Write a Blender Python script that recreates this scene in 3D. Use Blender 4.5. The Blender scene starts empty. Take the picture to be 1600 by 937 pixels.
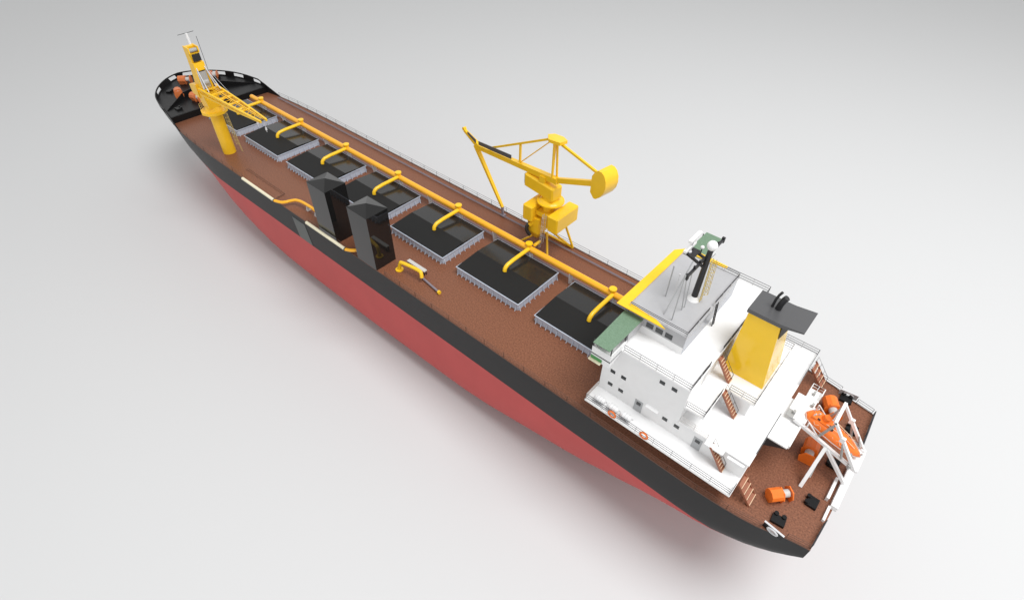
import bpy, math, random
import numpy as np
from mathutils import Vector, Matrix
random.seed(4)
SC=bpy.context.scene; COL=SC.collection
V=Vector
# ------------------------------------------------------------------ materials
def mat(name,col,rough=.4,spec=.5,metal=0.,var=.0,vscale=.8,col2=None,bump=0.,coat=0.,alpha=1.,trans=0.):
    m=bpy.data.materials.new(name); m.use_nodes=True; nt=m.node_tree; b=nt.nodes['Principled BSDF']
    b.inputs['Roughness'].default_value=rough; b.inputs['Metallic'].default_value=metal
    b.inputs['Specular IOR Level'].default_value=spec; b.inputs['Coat Weight'].default_value=coat
    b.inputs['Transmission Weight'].default_value=trans
    b.inputs['Base Color'].default_value=(*col,1)
    if var>0 or col2:
        tc=nt.nodes.new('ShaderNodeTexCoord'); n=nt.nodes.new('ShaderNodeTexNoise'); n.inputs['Scale'].default_value=vscale
        n.inputs['Detail'].default_value=6; n.inputs['Roughness'].default_value=.65
        nt.links.new(tc.outputs['Object'],n.inputs['Vector'])
        r=nt.nodes.new('ShaderNodeValToRGB'); r.color_ramp.elements[0].position=.35; r.color_ramp.elements[1].position=.65
        c2=col2 or tuple(c*(1+var) for c in col); c1=col if col2 else tuple(c*(1-var) for c in col)
        r.color_ramp.elements[0].color=(*c1,1); r.color_ramp.elements[1].color=(*c2,1)
        nt.links.new(n.outputs['Fac'],r.inputs['Fac']); nt.links.new(r.outputs['Color'],b.inputs['Base Color'])
        if bump>0:
            bp=nt.nodes.new('ShaderNodeBump'); bp.inputs['Strength'].default_value=bump; bp.inputs['Distance'].default_value=.03
            nt.links.new(n.outputs['Fac'],bp.inputs['Height']); nt.links.new(bp.outputs['Normal'],b.inputs['Normal'])
    return m
M={}
M['deck']=mat('deck_paint',(.125,.048,.025),.42,.3,vscale=4.5,col2=(.275,.110,.060),bump=.25)
M['black']=mat('black_hull_paint',(.014,.014,.0143),.45,.26,var=.06,vscale=.15)
M['red']=mat('red_antifouling',(.50,.076,.072),.5,.25,var=.035,vscale=.12)
M['fcblack']=mat('forecastle_black',(.007,.007,.0075),.4,.22,var=.1,vscale=.5)
M['gloss']=mat('gloss_black',(.010,.010,.010),.03,.55)
M['hatchblack']=mat('hatch_black',(.019,.019,.019),.16,.5)
M['hatchmatt']=mat('hatch_black_matt',(.018,.018,.018),.6,.12)
M['coam']=mat('coaming_grey_blue',(.50,.55,.64),.4,.5,var=.06,vscale=1.5)
M['yellow']=mat('crane_yellow',(.90,.545,.018),.28,.45,var=.03,vscale=.5)
M['amber']=mat('pipe_amber',(.90,.43,.022),.25,.5,var=.03,vscale=.4)
M['gold']=mat('bow_crane_yellow',(.90,.53,.02),.3,.45,var=.03,vscale=.5)
M['white']=mat('white_paint',(.84,.84,.84),.35,.5,var=.012,vscale=1.)
M['funnely']=mat('funnel_yellow',(.93,.58,.022),.14,.5,var=.02,vscale=.3)
M['cream']=mat('cream_hose',(.80,.74,.55),.4,.5)
M['grey']=mat('grey_paint',(.40,.41,.42),.4,.5,var=.04,vscale=.7)
M['roofgrey']=mat('roof_grey',(.41,.41,.42),.3,.5,var=.03,vscale=.5)
M['wallgrey']=mat('wheelhouse_grey',(.30,.32,.37),.18,.6,var=.04,vscale=.6)
M['lgrey']=mat('light_grey',(.60,.60,.61),.35,.5)
M['dgrey']=mat('funnel_grey',(.085,.085,.088),.3,.5)
M['dark']=mat('dark_metal',(.018,.018,.02),.4,.5)
M['wire']=mat('rail_dark',(.045,.045,.05),.5,.4)
M['wireb']=mat('rail_brown',(.13,.065,.045),.5,.4)
M['wirew']=mat('rail_white',(.72,.70,.68),.5,.4)
M['ladder']=mat('ladder_brown',(.33,.125,.07),.5,.4)
M['rung']=mat('rung_cream',(.80,.58,.38),.5,.4)
M['green']=mat('green_roof',(.125,.205,.132),.55,.3,vscale=5.,col2=(.175,.27,.185))
M['green2']=mat('green_light_screen',(.08,.30,.10),.4,.4)
M['glass']=mat('dark_glass',(.022,.026,.028),.08,.6)
M['orange']=mat('orange_paint',(.88,.19,.022),.33,.5,var=.05,vscale=1.2)
M['borange']=mat('bow_winch_orange',(.62,.17,.05),.4,.45,var=.08,vscale=1.2)
M['drum']=mat('drum_grey',(.55,.54,.52),.4,.5)
M['steel']=mat('steel_cylinder',(.36,.36,.35),.35,.5)
M['brass']=mat('brass_ladder',(.58,.45,.16),.4,.5)
M['purple']=mat('rod_grey',(.22,.19,.22),.4,.5)
M['reflpatch']=mat('reflection_patch_grey',(.045,.058,.053),.3,.5)  # reflected tone on the hull side, put into the colour
M['floor']=mat('studio_floor',(.622,.626,.628),1.,0.)
M['raft']=mat('raft_white',(.78,.78,.78),.35,.5)
# ------------------------------------------------------------------ mesh builder
class MB:
    def __init__(s): s.v=[]; s.f=[]; s.mi=[]; s.cur=0
    def add(s,vs,fs):
        o=len(s.v); s.v+= [tuple(v) for v in vs]; s.f+=[tuple(i+o for i in f) for f in fs]; s.mi+=[s.cur]*len(fs); return s
    def box(s,x0,x1,y0,y1,z0,z1):
        return s.add([(x,y,z) for z in (z0,z1) for y in (y0,y1) for x in (x0,x1)],[(0,2,3,1),(4,5,7,6),(0,1,5,4),(2,6,7,3),(0,4,6,2),(1,3,7,5)])
    def beam(s,a,b,w,h=None,up=(0,0,1),w2=None,h2=None):
        a=V(a);b=V(b);h=h or w;d=(b-a).normalized();u=V(up)
        if abs(d.dot(u))>.98: u=V((1,0,0))
        r=d.cross(u).normalized();u=r.cross(d).normalized();vs=[]
        for p,ww,hh in ((a,w,h),(b,w2 or w,h2 or h)):
            for i,j in ((-1,-1),(1,-1),(1,1),(-1,1)): vs.append(p+r*ww/2*i+u*hh/2*j)
        return s.add(vs,[(3,2,1,0),(4,5,6,7),(0,1,5,4),(1,2,6,5),(2,3,7,6),(3,0,4,7)])
    def tube(s,a,b,r,r2=None,n=12,cap=True):
        a=V(a);b=V(b);r2=r if r2 is None else r2;d=(b-a).normalized();u=V((0,0,1)) if abs(d.z)<.9 else V((1,0,0))
        x=d.cross(u).normalized();y=x.cross(d);vs=[]
        for p,rr in ((a,r),(b,r2)):
            for i in range(n):
                t=2*math.pi*i/n; vs.append(p+(x*math.cos(t)+y*math.sin(t))*rr)
        fs=[(i,i+n,(i+1)%n+n,(i+1)%n) for i in range(n)]
        if cap: fs+=[tuple(range(n)),tuple(range(2*n-1,n-1,-1))]
        return s.add(vs,fs)
    def path(s,pts,r,n=12,smooth=0,closed=False):
        pts=[V(p) for p in pts]
        for _ in range(smooth):
            q=[pts[0]]
            for p0,p1,p2 in zip(pts,pts[1:],pts[2:]):
                q+=[p1.lerp(p0,.25),p1.lerp(p2,.25)] if _ else [p1+(p0-p1).normalized()*min(smooth_r(r),(p0-p1).length*.45),p1+(p2-p1).normalized()*min(smooth_r(r),(p2-p1).length*.45)]
            q.append(pts[-1]); pts=q
        m=len(pts);vs=[];px=None
        for i,p in enumerate(pts):
            if closed: d=(pts[(i+1)%m]-pts[i-1]).normalized()
            else: d=((pts[min(i+1,m-1)]-p).normalized()+(p-pts[max(i-1,0)]).normalized()).normalized()
            if px is None:
                u=V((0,0,1)) if abs(d.z)<.9 else V((1,0,0)); px=d.cross(u).normalized()
            else: px=(px-d*px.dot(d)).normalized()
            y=px.cross(d)
            for k in range(n):
                t=2*math.pi*k/n; vs.append(p+(px*math.cos(t)+y*math.sin(t))*r)
        fs=[]
        for i in range(m if closed else m-1):
            j=(i+1)%m
            for k in range(n): fs.append((i*n+k,j*n+k,j*n+(k+1)%n,i*n+(k+1)%n))
        if not closed: fs+=[tuple(range(n)),tuple(range((m-1)*n+n-1,(m-1)*n-1,-1))]
        return s.add(vs,fs)
    def prism(s,poly,d):   # planar 3D polygon extruded by vector d
        n=len(poly);d=V(d);vs=[V(p) for p in poly]+[V(p)+d for p in poly]
        return s.add(vs,[tuple(range(n)),tuple(range(2*n-1,n-1,-1))]+[(i,i+n,(i+1)%n+n,(i+1)%n) for i in range(n)])
    def hexa(s,bot,top):
        return s.add(list(bot)+list(top),[(3,2,1,0),(4,5,6,7)]+[(i,(i+1)%4,(i+1)%4+4,i+4) for i in range(4)])
    def sphere(s,c,r,nu=20,nv=12,sz=1.,lo=-1.):
        c=V(c);vs=[];fs=[];a0=math.asin(lo)
        for j in range(nv+1):
            a=a0+(math.pi/2-a0)*j/nv
            for i in range(nu):
                t=2*math.pi*i/nu; vs.append(c+V((math.cos(a)*math.cos(t)*r,math.cos(a)*math.sin(t)*r,math.sin(a)*r*sz)))
        for j in range(nv):
            for i in range(nu): fs.append((j*nu+i,j*nu+(i+1)%nu,(j+1)*nu+(i+1)%nu,(j+1)*nu+i))
        fs.append(tuple(range(nu-1,-1,-1)))
        return s.add(vs,fs)
    def build(s,name,m,parent=None,smooth=None,label=None,loc=None,bevel=0.):
        me=bpy.data.meshes.new(name); me.from_pydata(s.v,[],s.f); me.validate(); me.update()
        ms=m if isinstance(m,(list,tuple)) else [m]
        for k in ms: me.materials.append(M[k])
        if len(ms)>1:
            for p,i in zip(me.polygons,s.mi): p.material_index=i
        o=bpy.data.objects.new(name,me); COL.objects.link(o)
        if parent: o.parent=parent
        if label: o['label']=label
        if loc: o.location=loc
        import bmesh
        b=bmesh.new(); b.from_mesh(me); bmesh.ops.recalc_face_normals(b,faces=b.faces); b.to_mesh(me); b.free()
        if smooth:
            for p in me.polygons: p.use_smooth=True
            me.set_sharp_from_angle(angle=math.radians(smooth))
        if bevel>0:
            bv=o.modifiers.new('edge','BEVEL'); bv.width=bevel; bv.segments=2; bv.limit_method='ANGLE'; bv.angle_limit=math.radians(40)
        return o
def smooth_r(r): return r*2.2
def empty(name,loc,label,cat,group=None):
    o=bpy.data.objects.new(name,None); COL.objects.link(o); o.location=loc; o['label']=label; o['category']=cat
    if group:o['group']=group
    return o
def dup_part(o,parent,loc=None,rz=None):       # a part and its sub-parts
    c=o.copy(); COL.objects.link(c); c.parent=parent
    if loc is not None: c.location=loc
    if rz is not None: c.rotation_euler[2]=rz
    for ch in o.children:
        g=ch.copy(); COL.objects.link(g); g.parent=c
    return c
# ================================================================== STUDIO FLOOR
FZ=-21.3
fl=MB().add([(-1500,-1500,FZ),(1500,-1500,FZ),(1500,1500,FZ),(-1500,1500,FZ)],[(0,1,2,3)]).build('floor','floor'); fl['kind']='structure'
# ================================================================== SHIP
ship=empty('cargo_ship',(80,0,0),'long cargo ship with black and red hull, brown deck and yellow cranes on pale floor','ship')
ship.location=(0,0,0)
S_=ship
ST=[(-9.9,12.45,0,-3.2,12),(-7,13.0,0,-6,12),(-4,13.9,0,-7.2,10),(0,14.4,0,-8.6,10),(5,14.6,0,-11,7),(10,14.6,0,-15,4.6),(16,14.6,0,-19,3.9),(24,14.6,0,-21.2,4.5),(34,14.6,0,-21.2,7),(46,14.6,0,-21.2,12),(60,14.6,0,-21.2,14),(75,14.6,0,-21.2,16),(90,14.6,0,-21.2,16),(104,14.6,0,-21.2,14),(116,14.6,0,-21.2,8),(126,14.55,0,-21.2,4.1),(135,14.3,0,-21.2,2.3),(143,13.8,0.1,-21.2,1.8),(148,13.15,1.6,-21.2,1.65),(152,12.7,3,-21.2,1.6),(156,12.1,3,-21,1.6),(160,11.0,3,-17,1.6),(164,9.0,3,-11,1.6),(167,6.7,3,-6,1.6),(169.3,4.2,3,-1.5,1.5),(170.6,1.9,3,.6,1.5),(171.1,0.02,3,1.0,1.5)]
A=np.array(ST,float)
def interp(x):
    xs=A[:,0]
    if x<=xs[0]: return A[0,1:]
    if x>=xs[-1]: return A[-1,1:]
    i=int(np.searchsorted(xs,x)-1); i=max(0,min(i,len(xs)-2)); h=xs[i+1]-xs[i]; t=(x-xs[i])/h
    def slope(k):
        if k==0 or k==len(xs)-1: 
            j=0 if k==0 else k-1
            return (A[j+1,1:]-A[j,1:])/(xs[j+1]-xs[j])
        a=(A[k,1:]-A[k-1,1:])/(xs[k]-xs[k-1]); b=(A[k+1,1:]-A[k,1:])/(xs[k+1]-xs[k])
        return np.where(a*b>0,2*a*b/np.where(a+b==0,1,a+b),0)
    m0=slope(i)*h;m1=slope(i+1)*h
    return (2*t**3-3*t**2+1)*A[i,1:]+(t**3-2*t**2+t)*m0+(-2*t**3+3*t**2)*A[i+1,1:]+(t**3-t**2)*m1
def hb(x,z):
    b0,zt,zk,n=interp(x); m=2. if n>4 else 1+max(n-1,0)/3
    t=min(1,max(0,(zt-z)/(zt-zk))); return b0*max(0,1-t**n)**(1/m)
xs=[-9.9,-8.5,-7,-5.5,-4,-2,0,2.5,5,7.5,10,13,16,20,24,29,34,40,46,53,60,67,75,82,90,97,104,110,116,121,126,130,135,139,143,145.5,148,150,152,154,156,158,160,162,164,165.5,167,168.2,169.3,170,170.6,170.9,171.1]
DK=1.6
rows=[]
for x in xs:
    b0,zt,zk,n=interp(x); top=min(zt,DK); lo=max(-6.,zk+.02)
    zz=[top+(lo-top)*k/7 for k in range(8)]
    zz+=[lo+(zk-lo)*(math.sin(k/18*math.pi/2)) for k in range(1,19)]
    rows.append([(x,hb(x,z_) if k<25 else 0.,z_) for k,z_ in enumerate(zz)])
hull=MB();n=len(rows[0])
vs=[p for r in rows for p in r]+[(p[0],-p[1],p[2]) for r in rows for p in r];off=len(rows)*n
hull.v=vs
for i in range(len(rows)-1):
    for k in range(n-1):
        mi=0 if k<7 else 1
        a,b,c,d=i*n+k,i*n+k+1,(i+1)*n+k+1,(i+1)*n+k
        hull.f.append((a,b,c,d)); hull.mi.append(mi); hull.f.append((a+off,d+off,c+off,b+off)); hull.mi.append(mi)
# transom
NB=10; base=len(hull.v); r0_=rows[0]
for k in range(n):
    for q in range(NB+1):
        fy=1-2*q/NB; zz_=r0_[k][2]; hull.v.append((r0_[k][0]-.4*(1-fy*fy)*max(0,1+zz_/4.5),r0_[k][1]*fy,zz_))
for k in range(n-1):
    for q in range(NB):
        a=base+k*(NB+1)+q; hull.f.append((a,a+1,a+NB+2,a+NB+1)); hull.mi.append(0)
hull_o=hull.build('hull',['black','red'],S_,smooth=40)
# thin lighter patch painted as a reflection in the black port hull side
MB().add([(93.4,14.66,-1.1),(89.0,14.66,-1.1),(88.0,14.66,-5.9),(92.6,14.66,-5.9),(93.4,14.5,-1.1),(89.0,14.5,-1.1),(88.0,14.5,-5.9),(92.6,14.5,-5.9)],[(0,1,2,3),(4,7,6,5),(0,4,5,1),(1,5,6,2),(2,6,7,3),(3,7,4,0)]).build('reflection_patch','reflpatch',S_)
# main deck
dk=MB(); dx=[x for x in xs if x<=148]+[148.3]
ed=[(x,interp(x)[0]-.0) for x in dx]
P=[(x,b,-.02) for x,b in ed]+[(x,-b,-.02) for x,b in reversed(ed)]
dv=[];df=[]
for x,b in ed: dv+= [(x,b,.0),(x,-b,.0)]
for i in range(len(ed)-1): df.append((2*i,2*i+1,2*i+3,2*i+2))
arc=[(-9.9-.4*(1-(1-2*q/10)**2),12.45*(1-2*q/10),0.) for q in range(11)]
dk.add(arc,[tuple(range(11))])
dk.add(dv,df).build('main_deck','deck',S_)
# gunwale edge strip along both sides
gs=MB()
for sgn in (1,-1):
    pts=[(x,sgn*(interp(x)[0]-.05),.05) for x in dx if x<144]
    gs.path(pts,.07,6)
gs.build('gunwale','wireb',S_)
# forecastle deck + bulkhead
fx=[x for x in xs if x>=148]; fc=MB();dv=[];df=[]
for x in fx:
    b=max(hb(x,DK),.0)-.05; dv+=[(x,max(b,0),DK),(x,-max(b,0),DK)]
for i in range(len(fx)-1): df.append((2*i,2*i+1,2*i+3,2*i+2))
fc.add(dv,df); fc.box(148.15,148.35,-13.05,13.05,.01,DK+.0)
fc.build('forecastle_deck','fcblack',S_)
bw=MB()
for s in (1,-1):
    bw.prism([(152.3,s*12.0,DK),(157.0,s*5.2,DK),(157.0,s*5.2,DK+1.5),(152.6,s*11.6,DK+.25)],(.14,0,0))
    bw.prism([(157.0,s*5.2,DK),(158.6,0,DK),(158.6,0,DK+1.5),(157.0,s*5.2,DK+1.5)],(.14,0,0))
    for q in (.25,.55,.85):
        bx,by=152.3+4.7*q,s*(12-6.8*q); bw.prism([(bx,by,DK),(bx+1.1,by,DK),(bx,by,DK+.3+1.1*q)],(0,.12,0))
bw.build('breakwater','fcblack',S_)
bl=MB(); pl=[]
bxs=[143,144.5,146,147.2,148.3,149.2,150.2,151.2,152.2,153.2,154.2,155,156,157.2,158.4,159.5,160.6,161.8,163,164.2,165.2,166.2,167.1,167.9,168.6,169.2,169.7,170.1,170.5,170.8,171.0,171.1]
for x in bxs:
    zt=interp(x)[1]; z0=min(zt,DK)-.03 if x>=148 else max(min(zt,DK)-.03,0.)
    zt=max(zt,z0+.12)
    if 148<=x<=152: zt=DK+(3-DK)*min(1,(x-146.5)/4.7)
    elif x<148: zt=max(.15,(x-143)/5*1.85+.12)
    if x>=151.2: zt=3
    pl.append((x,max(hb(x,min(DK,interp(x)[1])),.0),interp(x)[0],z0,zt))
ring=[(x,b0_,b1_,z0,zt,1) for x,b0_,b1_,z0,zt in pl]+[(x,-b0_,-b1_,z0,zt,-1) for x,b0_,b1_,z0,zt in reversed(pl[:-1])]
holes=lambda x,s:(150.6<x<153.4) or (157.4<x<160.9) or (163.0<x<166.5)
R4=[]
for x,b0_,b1_,z0,zt,s in ring:
    R4.append([(x+ (0),b0_+(b1_-b0_)*t,z0+(zt-z0)*t) for t in (0,.2,.8,1)])
for i in range(len(R4)-1):
    xm=(R4[i][0][0]+R4[i+1][0][0])/2; s=ring[i][5]; ym=(R4[i][0][1]+R4[i+1][0][1])/2
    for k in range(3):
        if k==1 and (holes(xm,s) or (1.0<abs(ym)<2.6 and xm>169)): continue
        bl.add([R4[i][k],R4[i+1][k],R4[i+1][k+1],R4[i][k+1]],[(0,1,2,3)])
o=bl.build('bulwark','fcblack',S_)
sm=o.modifiers.new('thick','SOLIDIFY'); sm.thickness=.22; sm.offset=0
import bmesh
b_=bmesh.new(); b_.from_mesh(o.data); bmesh.ops.remove_doubles(b_,verts=b_.verts,dist=.001); bmesh.ops.recalc_face_normals(b_,faces=b_.faces); b_.to_mesh(o.data); b_.free()
# white fairlead rollers seen through the bow openings
# ------------------------------------------------------------------ hatches
def hatch(first=None):
    mb=MB(); X0,X1,Y0,Y1=-7.1,7.1,-5.35,5.35; t=.12;H=1.5
    mb.box(X0,X1,Y1-t,Y1,0,H).box(X0,X1,Y0,Y0+t,0,H).box(X0,X0+t,Y0+t,Y1-t,0,H).box(X1-t,X1,Y0+t,Y1-t,0,H)
    mb.box(X0-.16,X1+.16,Y1,Y1+.16,H-.14,H).box(X0-.16,X1+.16,Y0-.16,Y0,H-.14,H).box(X0-.16,X0,Y0,Y1,H-.14,H).box(X1,X1+.16,Y0,Y1,H-.14,H)
    br=mb
    for k in range(14):
        x=X0+.35+(X1-X0-.7)*k/13
        for s,Y in ((1,Y1),(-1,Y0)):
            br.add([(x-.05,Y,.0),(x-.05,Y+s*.42,0),(x-.05,Y+s*.12,.75),(x-.05,Y,H-.16),(x+.05,Y,.0),(x+.05,Y+s*.42,0),(x+.05,Y+s*.12,.75),(x+.05,Y,H-.16)],[(0,1,2,3),(7,6,5,4),(0,4,5,1),(1,5,6,2),(2,6,7,3)])
    for k in range(9):
        y=Y0+.3+(Y1-Y0-.6)*k/8
        for s,X in ((1,X1),(-1,X0)):
            br.add([(X,y-.05,0),(X+s*.42,y-.05,0),(X+s*.12,y-.05,.75),(X,y-.05,H-.16),(X,y+.05,0),(X+s*.42,y+.05,0),(X+s*.12,y+.05,.75),(X,y+.05,H-.16)],[(0,1,2,3),(7,6,5,4),(0,4,5,1),(1,5,6,2),(2,6,7,3)])
    h=mb.build('hatch_coaming','coam',S_)
    cv=MB(); a,b_=X0-.02,X1+.02
    for (y0,y1,z0,z1) in ((0,Y1,.42,.05),(Y0,0,.05,.42)):
        cv=MB(); cv.hexa([(a,y0,H),(b_,y0,H),(b_,y1,H),(a,y1,H)],[(a,y0,H+z0),(b_,y0,H+z0),(b_,y1,H+z1),(a,y1,H+z1)])
        cv.build('hatch_cover','hatchmatt' if y0==0 else 'hatchblack',h)
    return h
HX=[30.0+17.92*k for k in range(7)]
h0=hatch()
for k,x in enumerate(HX):
    h=h0 if k==0 else dup_part(h0,S_)
    h.location=(x,0.,0.)
# ------------------------------------------------------------------ main pipe and branches
PY,PZ=-5.95,2.75
mp=MB().path([(142.3,PY,PZ),(100,PY,PZ),(60,PY,PZ),(20.6,PY,PZ)],.58,20)
mp.sphere((142.3,PY,PZ),.58,20,10)
mpo=mp.build('cargo_pipe','amber',S_,smooth=50)
for k in range(13):
    x=38.4-8.95+8.95*k
    if x<24: continue
    sp=MB().add([(x-.3,PY-.15,0),(x+.3,PY-.15,0),(x+.3,PY+.2,0),(x-.3,PY+.2,0),(x-.08,PY-.45,PZ-.35),(x+.08,PY-.45,PZ-.35),(x+.08,PY+.62,PZ-.25),(x-.08,PY+.62,PZ-.25)],[(3,2,1,0),(4,5,6,7),(0,1,5,4),(1,2,6,5),(2,3,7,6),(3,0,4,7)])
    sp.build('pipe_support','lgrey',mpo)
for k in range(7):
    x=29.75+17.93*k
    br=MB().path([(x,PY+.45,3.0),(x,.75,3.0),(x,.95,1.9)],.37,14,smooth=2)
    bo=br.build('branch_pipe','yellow',S_,smooth=50)
    MB().tube((x+.35,-6.05,PZ+.3),(x+.35,-6.05,3.6),.5,n=20).tube((x+.35,-6.05,3.6),(x+.35,-6.05,3.85),.66,n=20).build('valve_cap','yellow',bo,smooth=40)
dp=MB()
for y,z_ in ((-6.75,.35),(-7.1,.25)): dp.tube((143,y,z_),(22,y,z_),.09,n=6)
dp.build('deck_line','purple',S_)
wp=MB()
for y,z_ in ((-12.7,.4),(-13.1,.25)): wp.path([(142.5,y,z_),(22,y,z_)],.08,8)
wp.build('side_pipe','purple',S_)
# ------------------------------------------------------------------ black towers
def tower(x0,x1):
    y0,y1,H=10.15,14.58,11.15
    t=MB().box(x0,x1,y0,y1,0,H).build('vent_tower','gloss',S_)
    cx,cy=(x0+x1)/2,(y0+y1)/2; e=.06
    c=[(x0-e,y0-e,H),(x1+e,y0-e,H),(x1+e,y1+e,H),(x0-e,y1+e,H)]
    MB().add(c+[(cx,cy,H+.85)],[(3,2,1,0),(0,1,4),(1,2,4),(2,3,4),(3,0,4)]).build('roof','gloss',t)
tower(66.15,71.5); tower(77.8,83.2)
# ------------------------------------------------------------------ port manifold hoses
def hose(pw,pa,name='loading_hose'):
    o=MB().tube(pw[0],pw[1],.31,n=14).build(name,'cream',S_,smooth=50,label='cream pipe lying along the port edge of the deck')
    MB().path(pa,.31,12,smooth=3).build('elbow','amber',o,smooth=60)
    for q in (pa[0],): 
        d=(V(pw[1])-V(pw[0])).normalized(); MB().tube(V(q)-d*.1,V(q)+d*.1,.36,n=14).build('flange','dark',o,smooth=50)
    return o
h1=hose([(110.4,15.2,.95),(97.9,15.25,.95)],[(97.9,15.25,.95),(95.6,14.6,1.0),(95.3,12.9,1.1),(93.6,12.0,1.3),(88.8,11.9,1.35),(88.2,11.9,1.1)])
for x in (91.2,88.3): MB().hexa([(x-.3,11.5,0),(x+.3,11.5,0),(x+.3,12.3,0),(x-.3,12.3,0)],[(x-.1,11.7,1.1),(x+.1,11.7,1.1),(x+.1,12.1,1.1),(x-.1,12.1,1.1)]).build('support','lgrey',h1)
h2=hose([(86.6,15.2,.95),(74.2,15.2,.95)],[(74.2,15.2,.95),(72.6,14.6,1.0),(72.2,13.7,1.1),(70,13.6,1.1)])
g=MB().path([(63.35,11.65,.0),(63.25,11.5,1.7),(62.6,11.4,1.95),(58.7,10.75,1.9),(58.1,10.9,1.75),(57.95,11.1,.95)],.33,14,smooth=2).build('gooseneck_pipe','yellow',S_,smooth=60)
MB().tube((63.35,11.65,0),(63.35,11.65,.18),.72,n=22).build('base_flange','yellow',g,smooth=40)
st=MB().box(58.7,63.3,9.15,9.85,.85,1.05).build('pipe_rack','drum',S_)
for x in (58.9,63.1):
    MB().box(x-.08,x+.08,9.2,9.36,0,.85).box(x-.08,x+.08,9.64,9.8,0,.85).build('leg','dark',st)
rd=MB().tube((58.3,10.6,.3),(53.7,11.2,.3),.2,n=10).build('hose_rod','purple',S_,smooth=50)
MB().tube((53.7,11.2,.33),(53.3,11.25,.33),.33,n=14).build('end_cap','yellow',rd,smooth=50)
gw=MB()
for y in (12.1,12.6): gw.beam((114.9,y-.4,.12),(99.8,y-.3,.12),.035)
for k in range(22): gw.beam((114.6-.68*k,11.75,.13),(114.6-.68*k,12.2,.13),.03)
gw.beam((99.9,12.2,.1),(99.7,14.0,.1),.08); gw.beam((99.2,12.2,.5),(99.2,14.0,.5),.07); gw.beam((99.9,12.2,.1),(99.2,12.2,.6),.06)
gw.build('gangway','wireb',S_)
# ------------------------------------------------------------------ rails
def rail(pts,name='railing',m='wire',h=1.1,n=3,r=.042,sp=2.4,parent=None,pm=None):
    mb=MB(); pm=pm or ('lgrey' if parent is not None and m=='wire' else m)
    for k in range(n):
        z_=h*(1-k*.36)
        mb.path([(p[0],p[1],p[2]+z_) for p in pts],r,5)
    mb.cur=1
    for a,b in zip(pts,pts[1:]):
        a=V(a);b=V(b);L=(b-a).length;c=max(1,round(L/sp))
        for i in range(c+1):
            p=a.lerp(b,i/c); mb.tube(p,p+V((0,0,h)),r*1.1,n=5)
    return mb.build(name,[m,pm],parent or S_)
def edge(x0,x1,s,off=.15,step=4.):
    L=[];k=max(1,int(abs(x1-x0)/step))
    for i in range(k+1):
        x=x0+(x1-x0)*i/k; L.append((x,s*(interp(x)[0]-off),0))
    return L
rail(edge(143,24,-1),h=1.25,sp=4.9,n=3,r=.03)
rail(edge(143,112,1),m='wireb',h=1.1,sp=4.9,r=.03)
rail(edge(87,72,1),m='wireb',h=1.0,sp=4.9,r=.03)
rail(edge(64,-4.4,1),m='wireb',h=1.1,sp=6.,r=.035)
rail(edge(-7.2,-9.6,1),m='wireb',h=1.1,sp=2.,r=.035)
rail(edge(24,-5.0,-1),h=1.1,sp=4.,r=.03)
rail(edge(-7.4,-9.6,-1),h=1.1,sp=2.,r=.03)
rail([(-9.8,12.2,0),(-10.0,8.2,0)],m='wire',h=1.1,sp=2,r=.05)
rail([(-10.2,-4.2,0),(-10.05,-8,0),(-9.85,-12.2,0)],m='wire',h=1.1,sp=2,r=.05)
# ------------------------------------------------------------------ superstructure
L1,L2,L3,L4,RF=2.8,5.95,9.1,12.1,15.4
CY0=-.15
def cas(name,boxes,m,parent=S_,bevel=0): 
    mb=MB()
    for b in boxes: mb.box(*b)
    return mb.build(name,m,parent,bevel=bevel)
# level 1 deck slab on pillars
sl=cas('boat_deck',[(0,21.1,-14.4,14.3,L1-.22,L1)],'white')
for x in (.4,5.5,10.5,15.5,20.6):
    for y in (12.2,-12.3): MB().box(x-.12,x+.12,y-.12,y+.12,0,L1-.22).build('pillar','white',sl)
lower=cas('deckhouse',[(1.0,20.8,-11.5,11.0,0.01,L1-.23)],'white')
WY=11.2
acc=MB()
acc.box(.05,20.95,-11.5,WY,L1+.003,L2)                 # first tier
acc.box(9.2,20.95,-11.5,WY,L2+.003,L4-.25)              # tall block
acc.box(9.1,21.05,-11.75,WY+.12,L4-.25,L4)              # bridge deck slab
acc.box(-.1,9.2,-11.6,WY+.1,L2-.16,L2+.006)                  # aft deck slab edge
acc.box(2.9,5.3,WY+.1,12.05,L2-.2,L2)               # landing
acc.box(6.6,9.2,-11.5,WY+.12,L3-.22,L3)                  # balcony
acc.box(2.8,6.6,-6.7,5.45,L3-.22,L3+.0)             # funnel deck
acc.box(3.3,9.2,-6.2,4.95,L2+.006,L3-.22)                  # casing
ac=acc.build('accommodation_block','white',S_)
def window(x,z_,y=WY,w=.72,h=.62,parent=ac,name='window'):
    f=MB().box(x-w/2-.07,x+w/2+.07,y,y+.035,z_-h/2-.07,z_+h/2+.07).box(x-w/2,x+w/2,y+.035,y+.05,z_-h/2,z_+h/2)
    mb=MB(); mb.cur=0; mb.box(x-w/2-.06,x+w/2+.06,y+.002,y+.03,z_-h/2-.06,z_+h/2+.06); mb.cur=1; mb.box(x-w/2,x+w/2,y+.03,y+.05,z_-h/2,z_+h/2)
    return mb.build(name,['white','glass'],parent)
for x,z_ in ((19.3,7.4),(17.65,7.45),(12.65,10.75),(11.0,10.8),(19.3,4.75),(17.62,4.75),(10.9,4.7),(9.22,4.7)): window(x,z_)
for s in (1,):
    for x in (14.75,6.2):
        d=MB(); d.cur=0; d.box(x-.58,x+.58,WY,WY+.06,L1+.05,L1+2.25); d.cur=1; d.box(x-.32,x+.32,WY+.06,WY+.08,L1+1.35,L1+1.95)
        d.build('door',['grey','glass'],ac)
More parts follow.
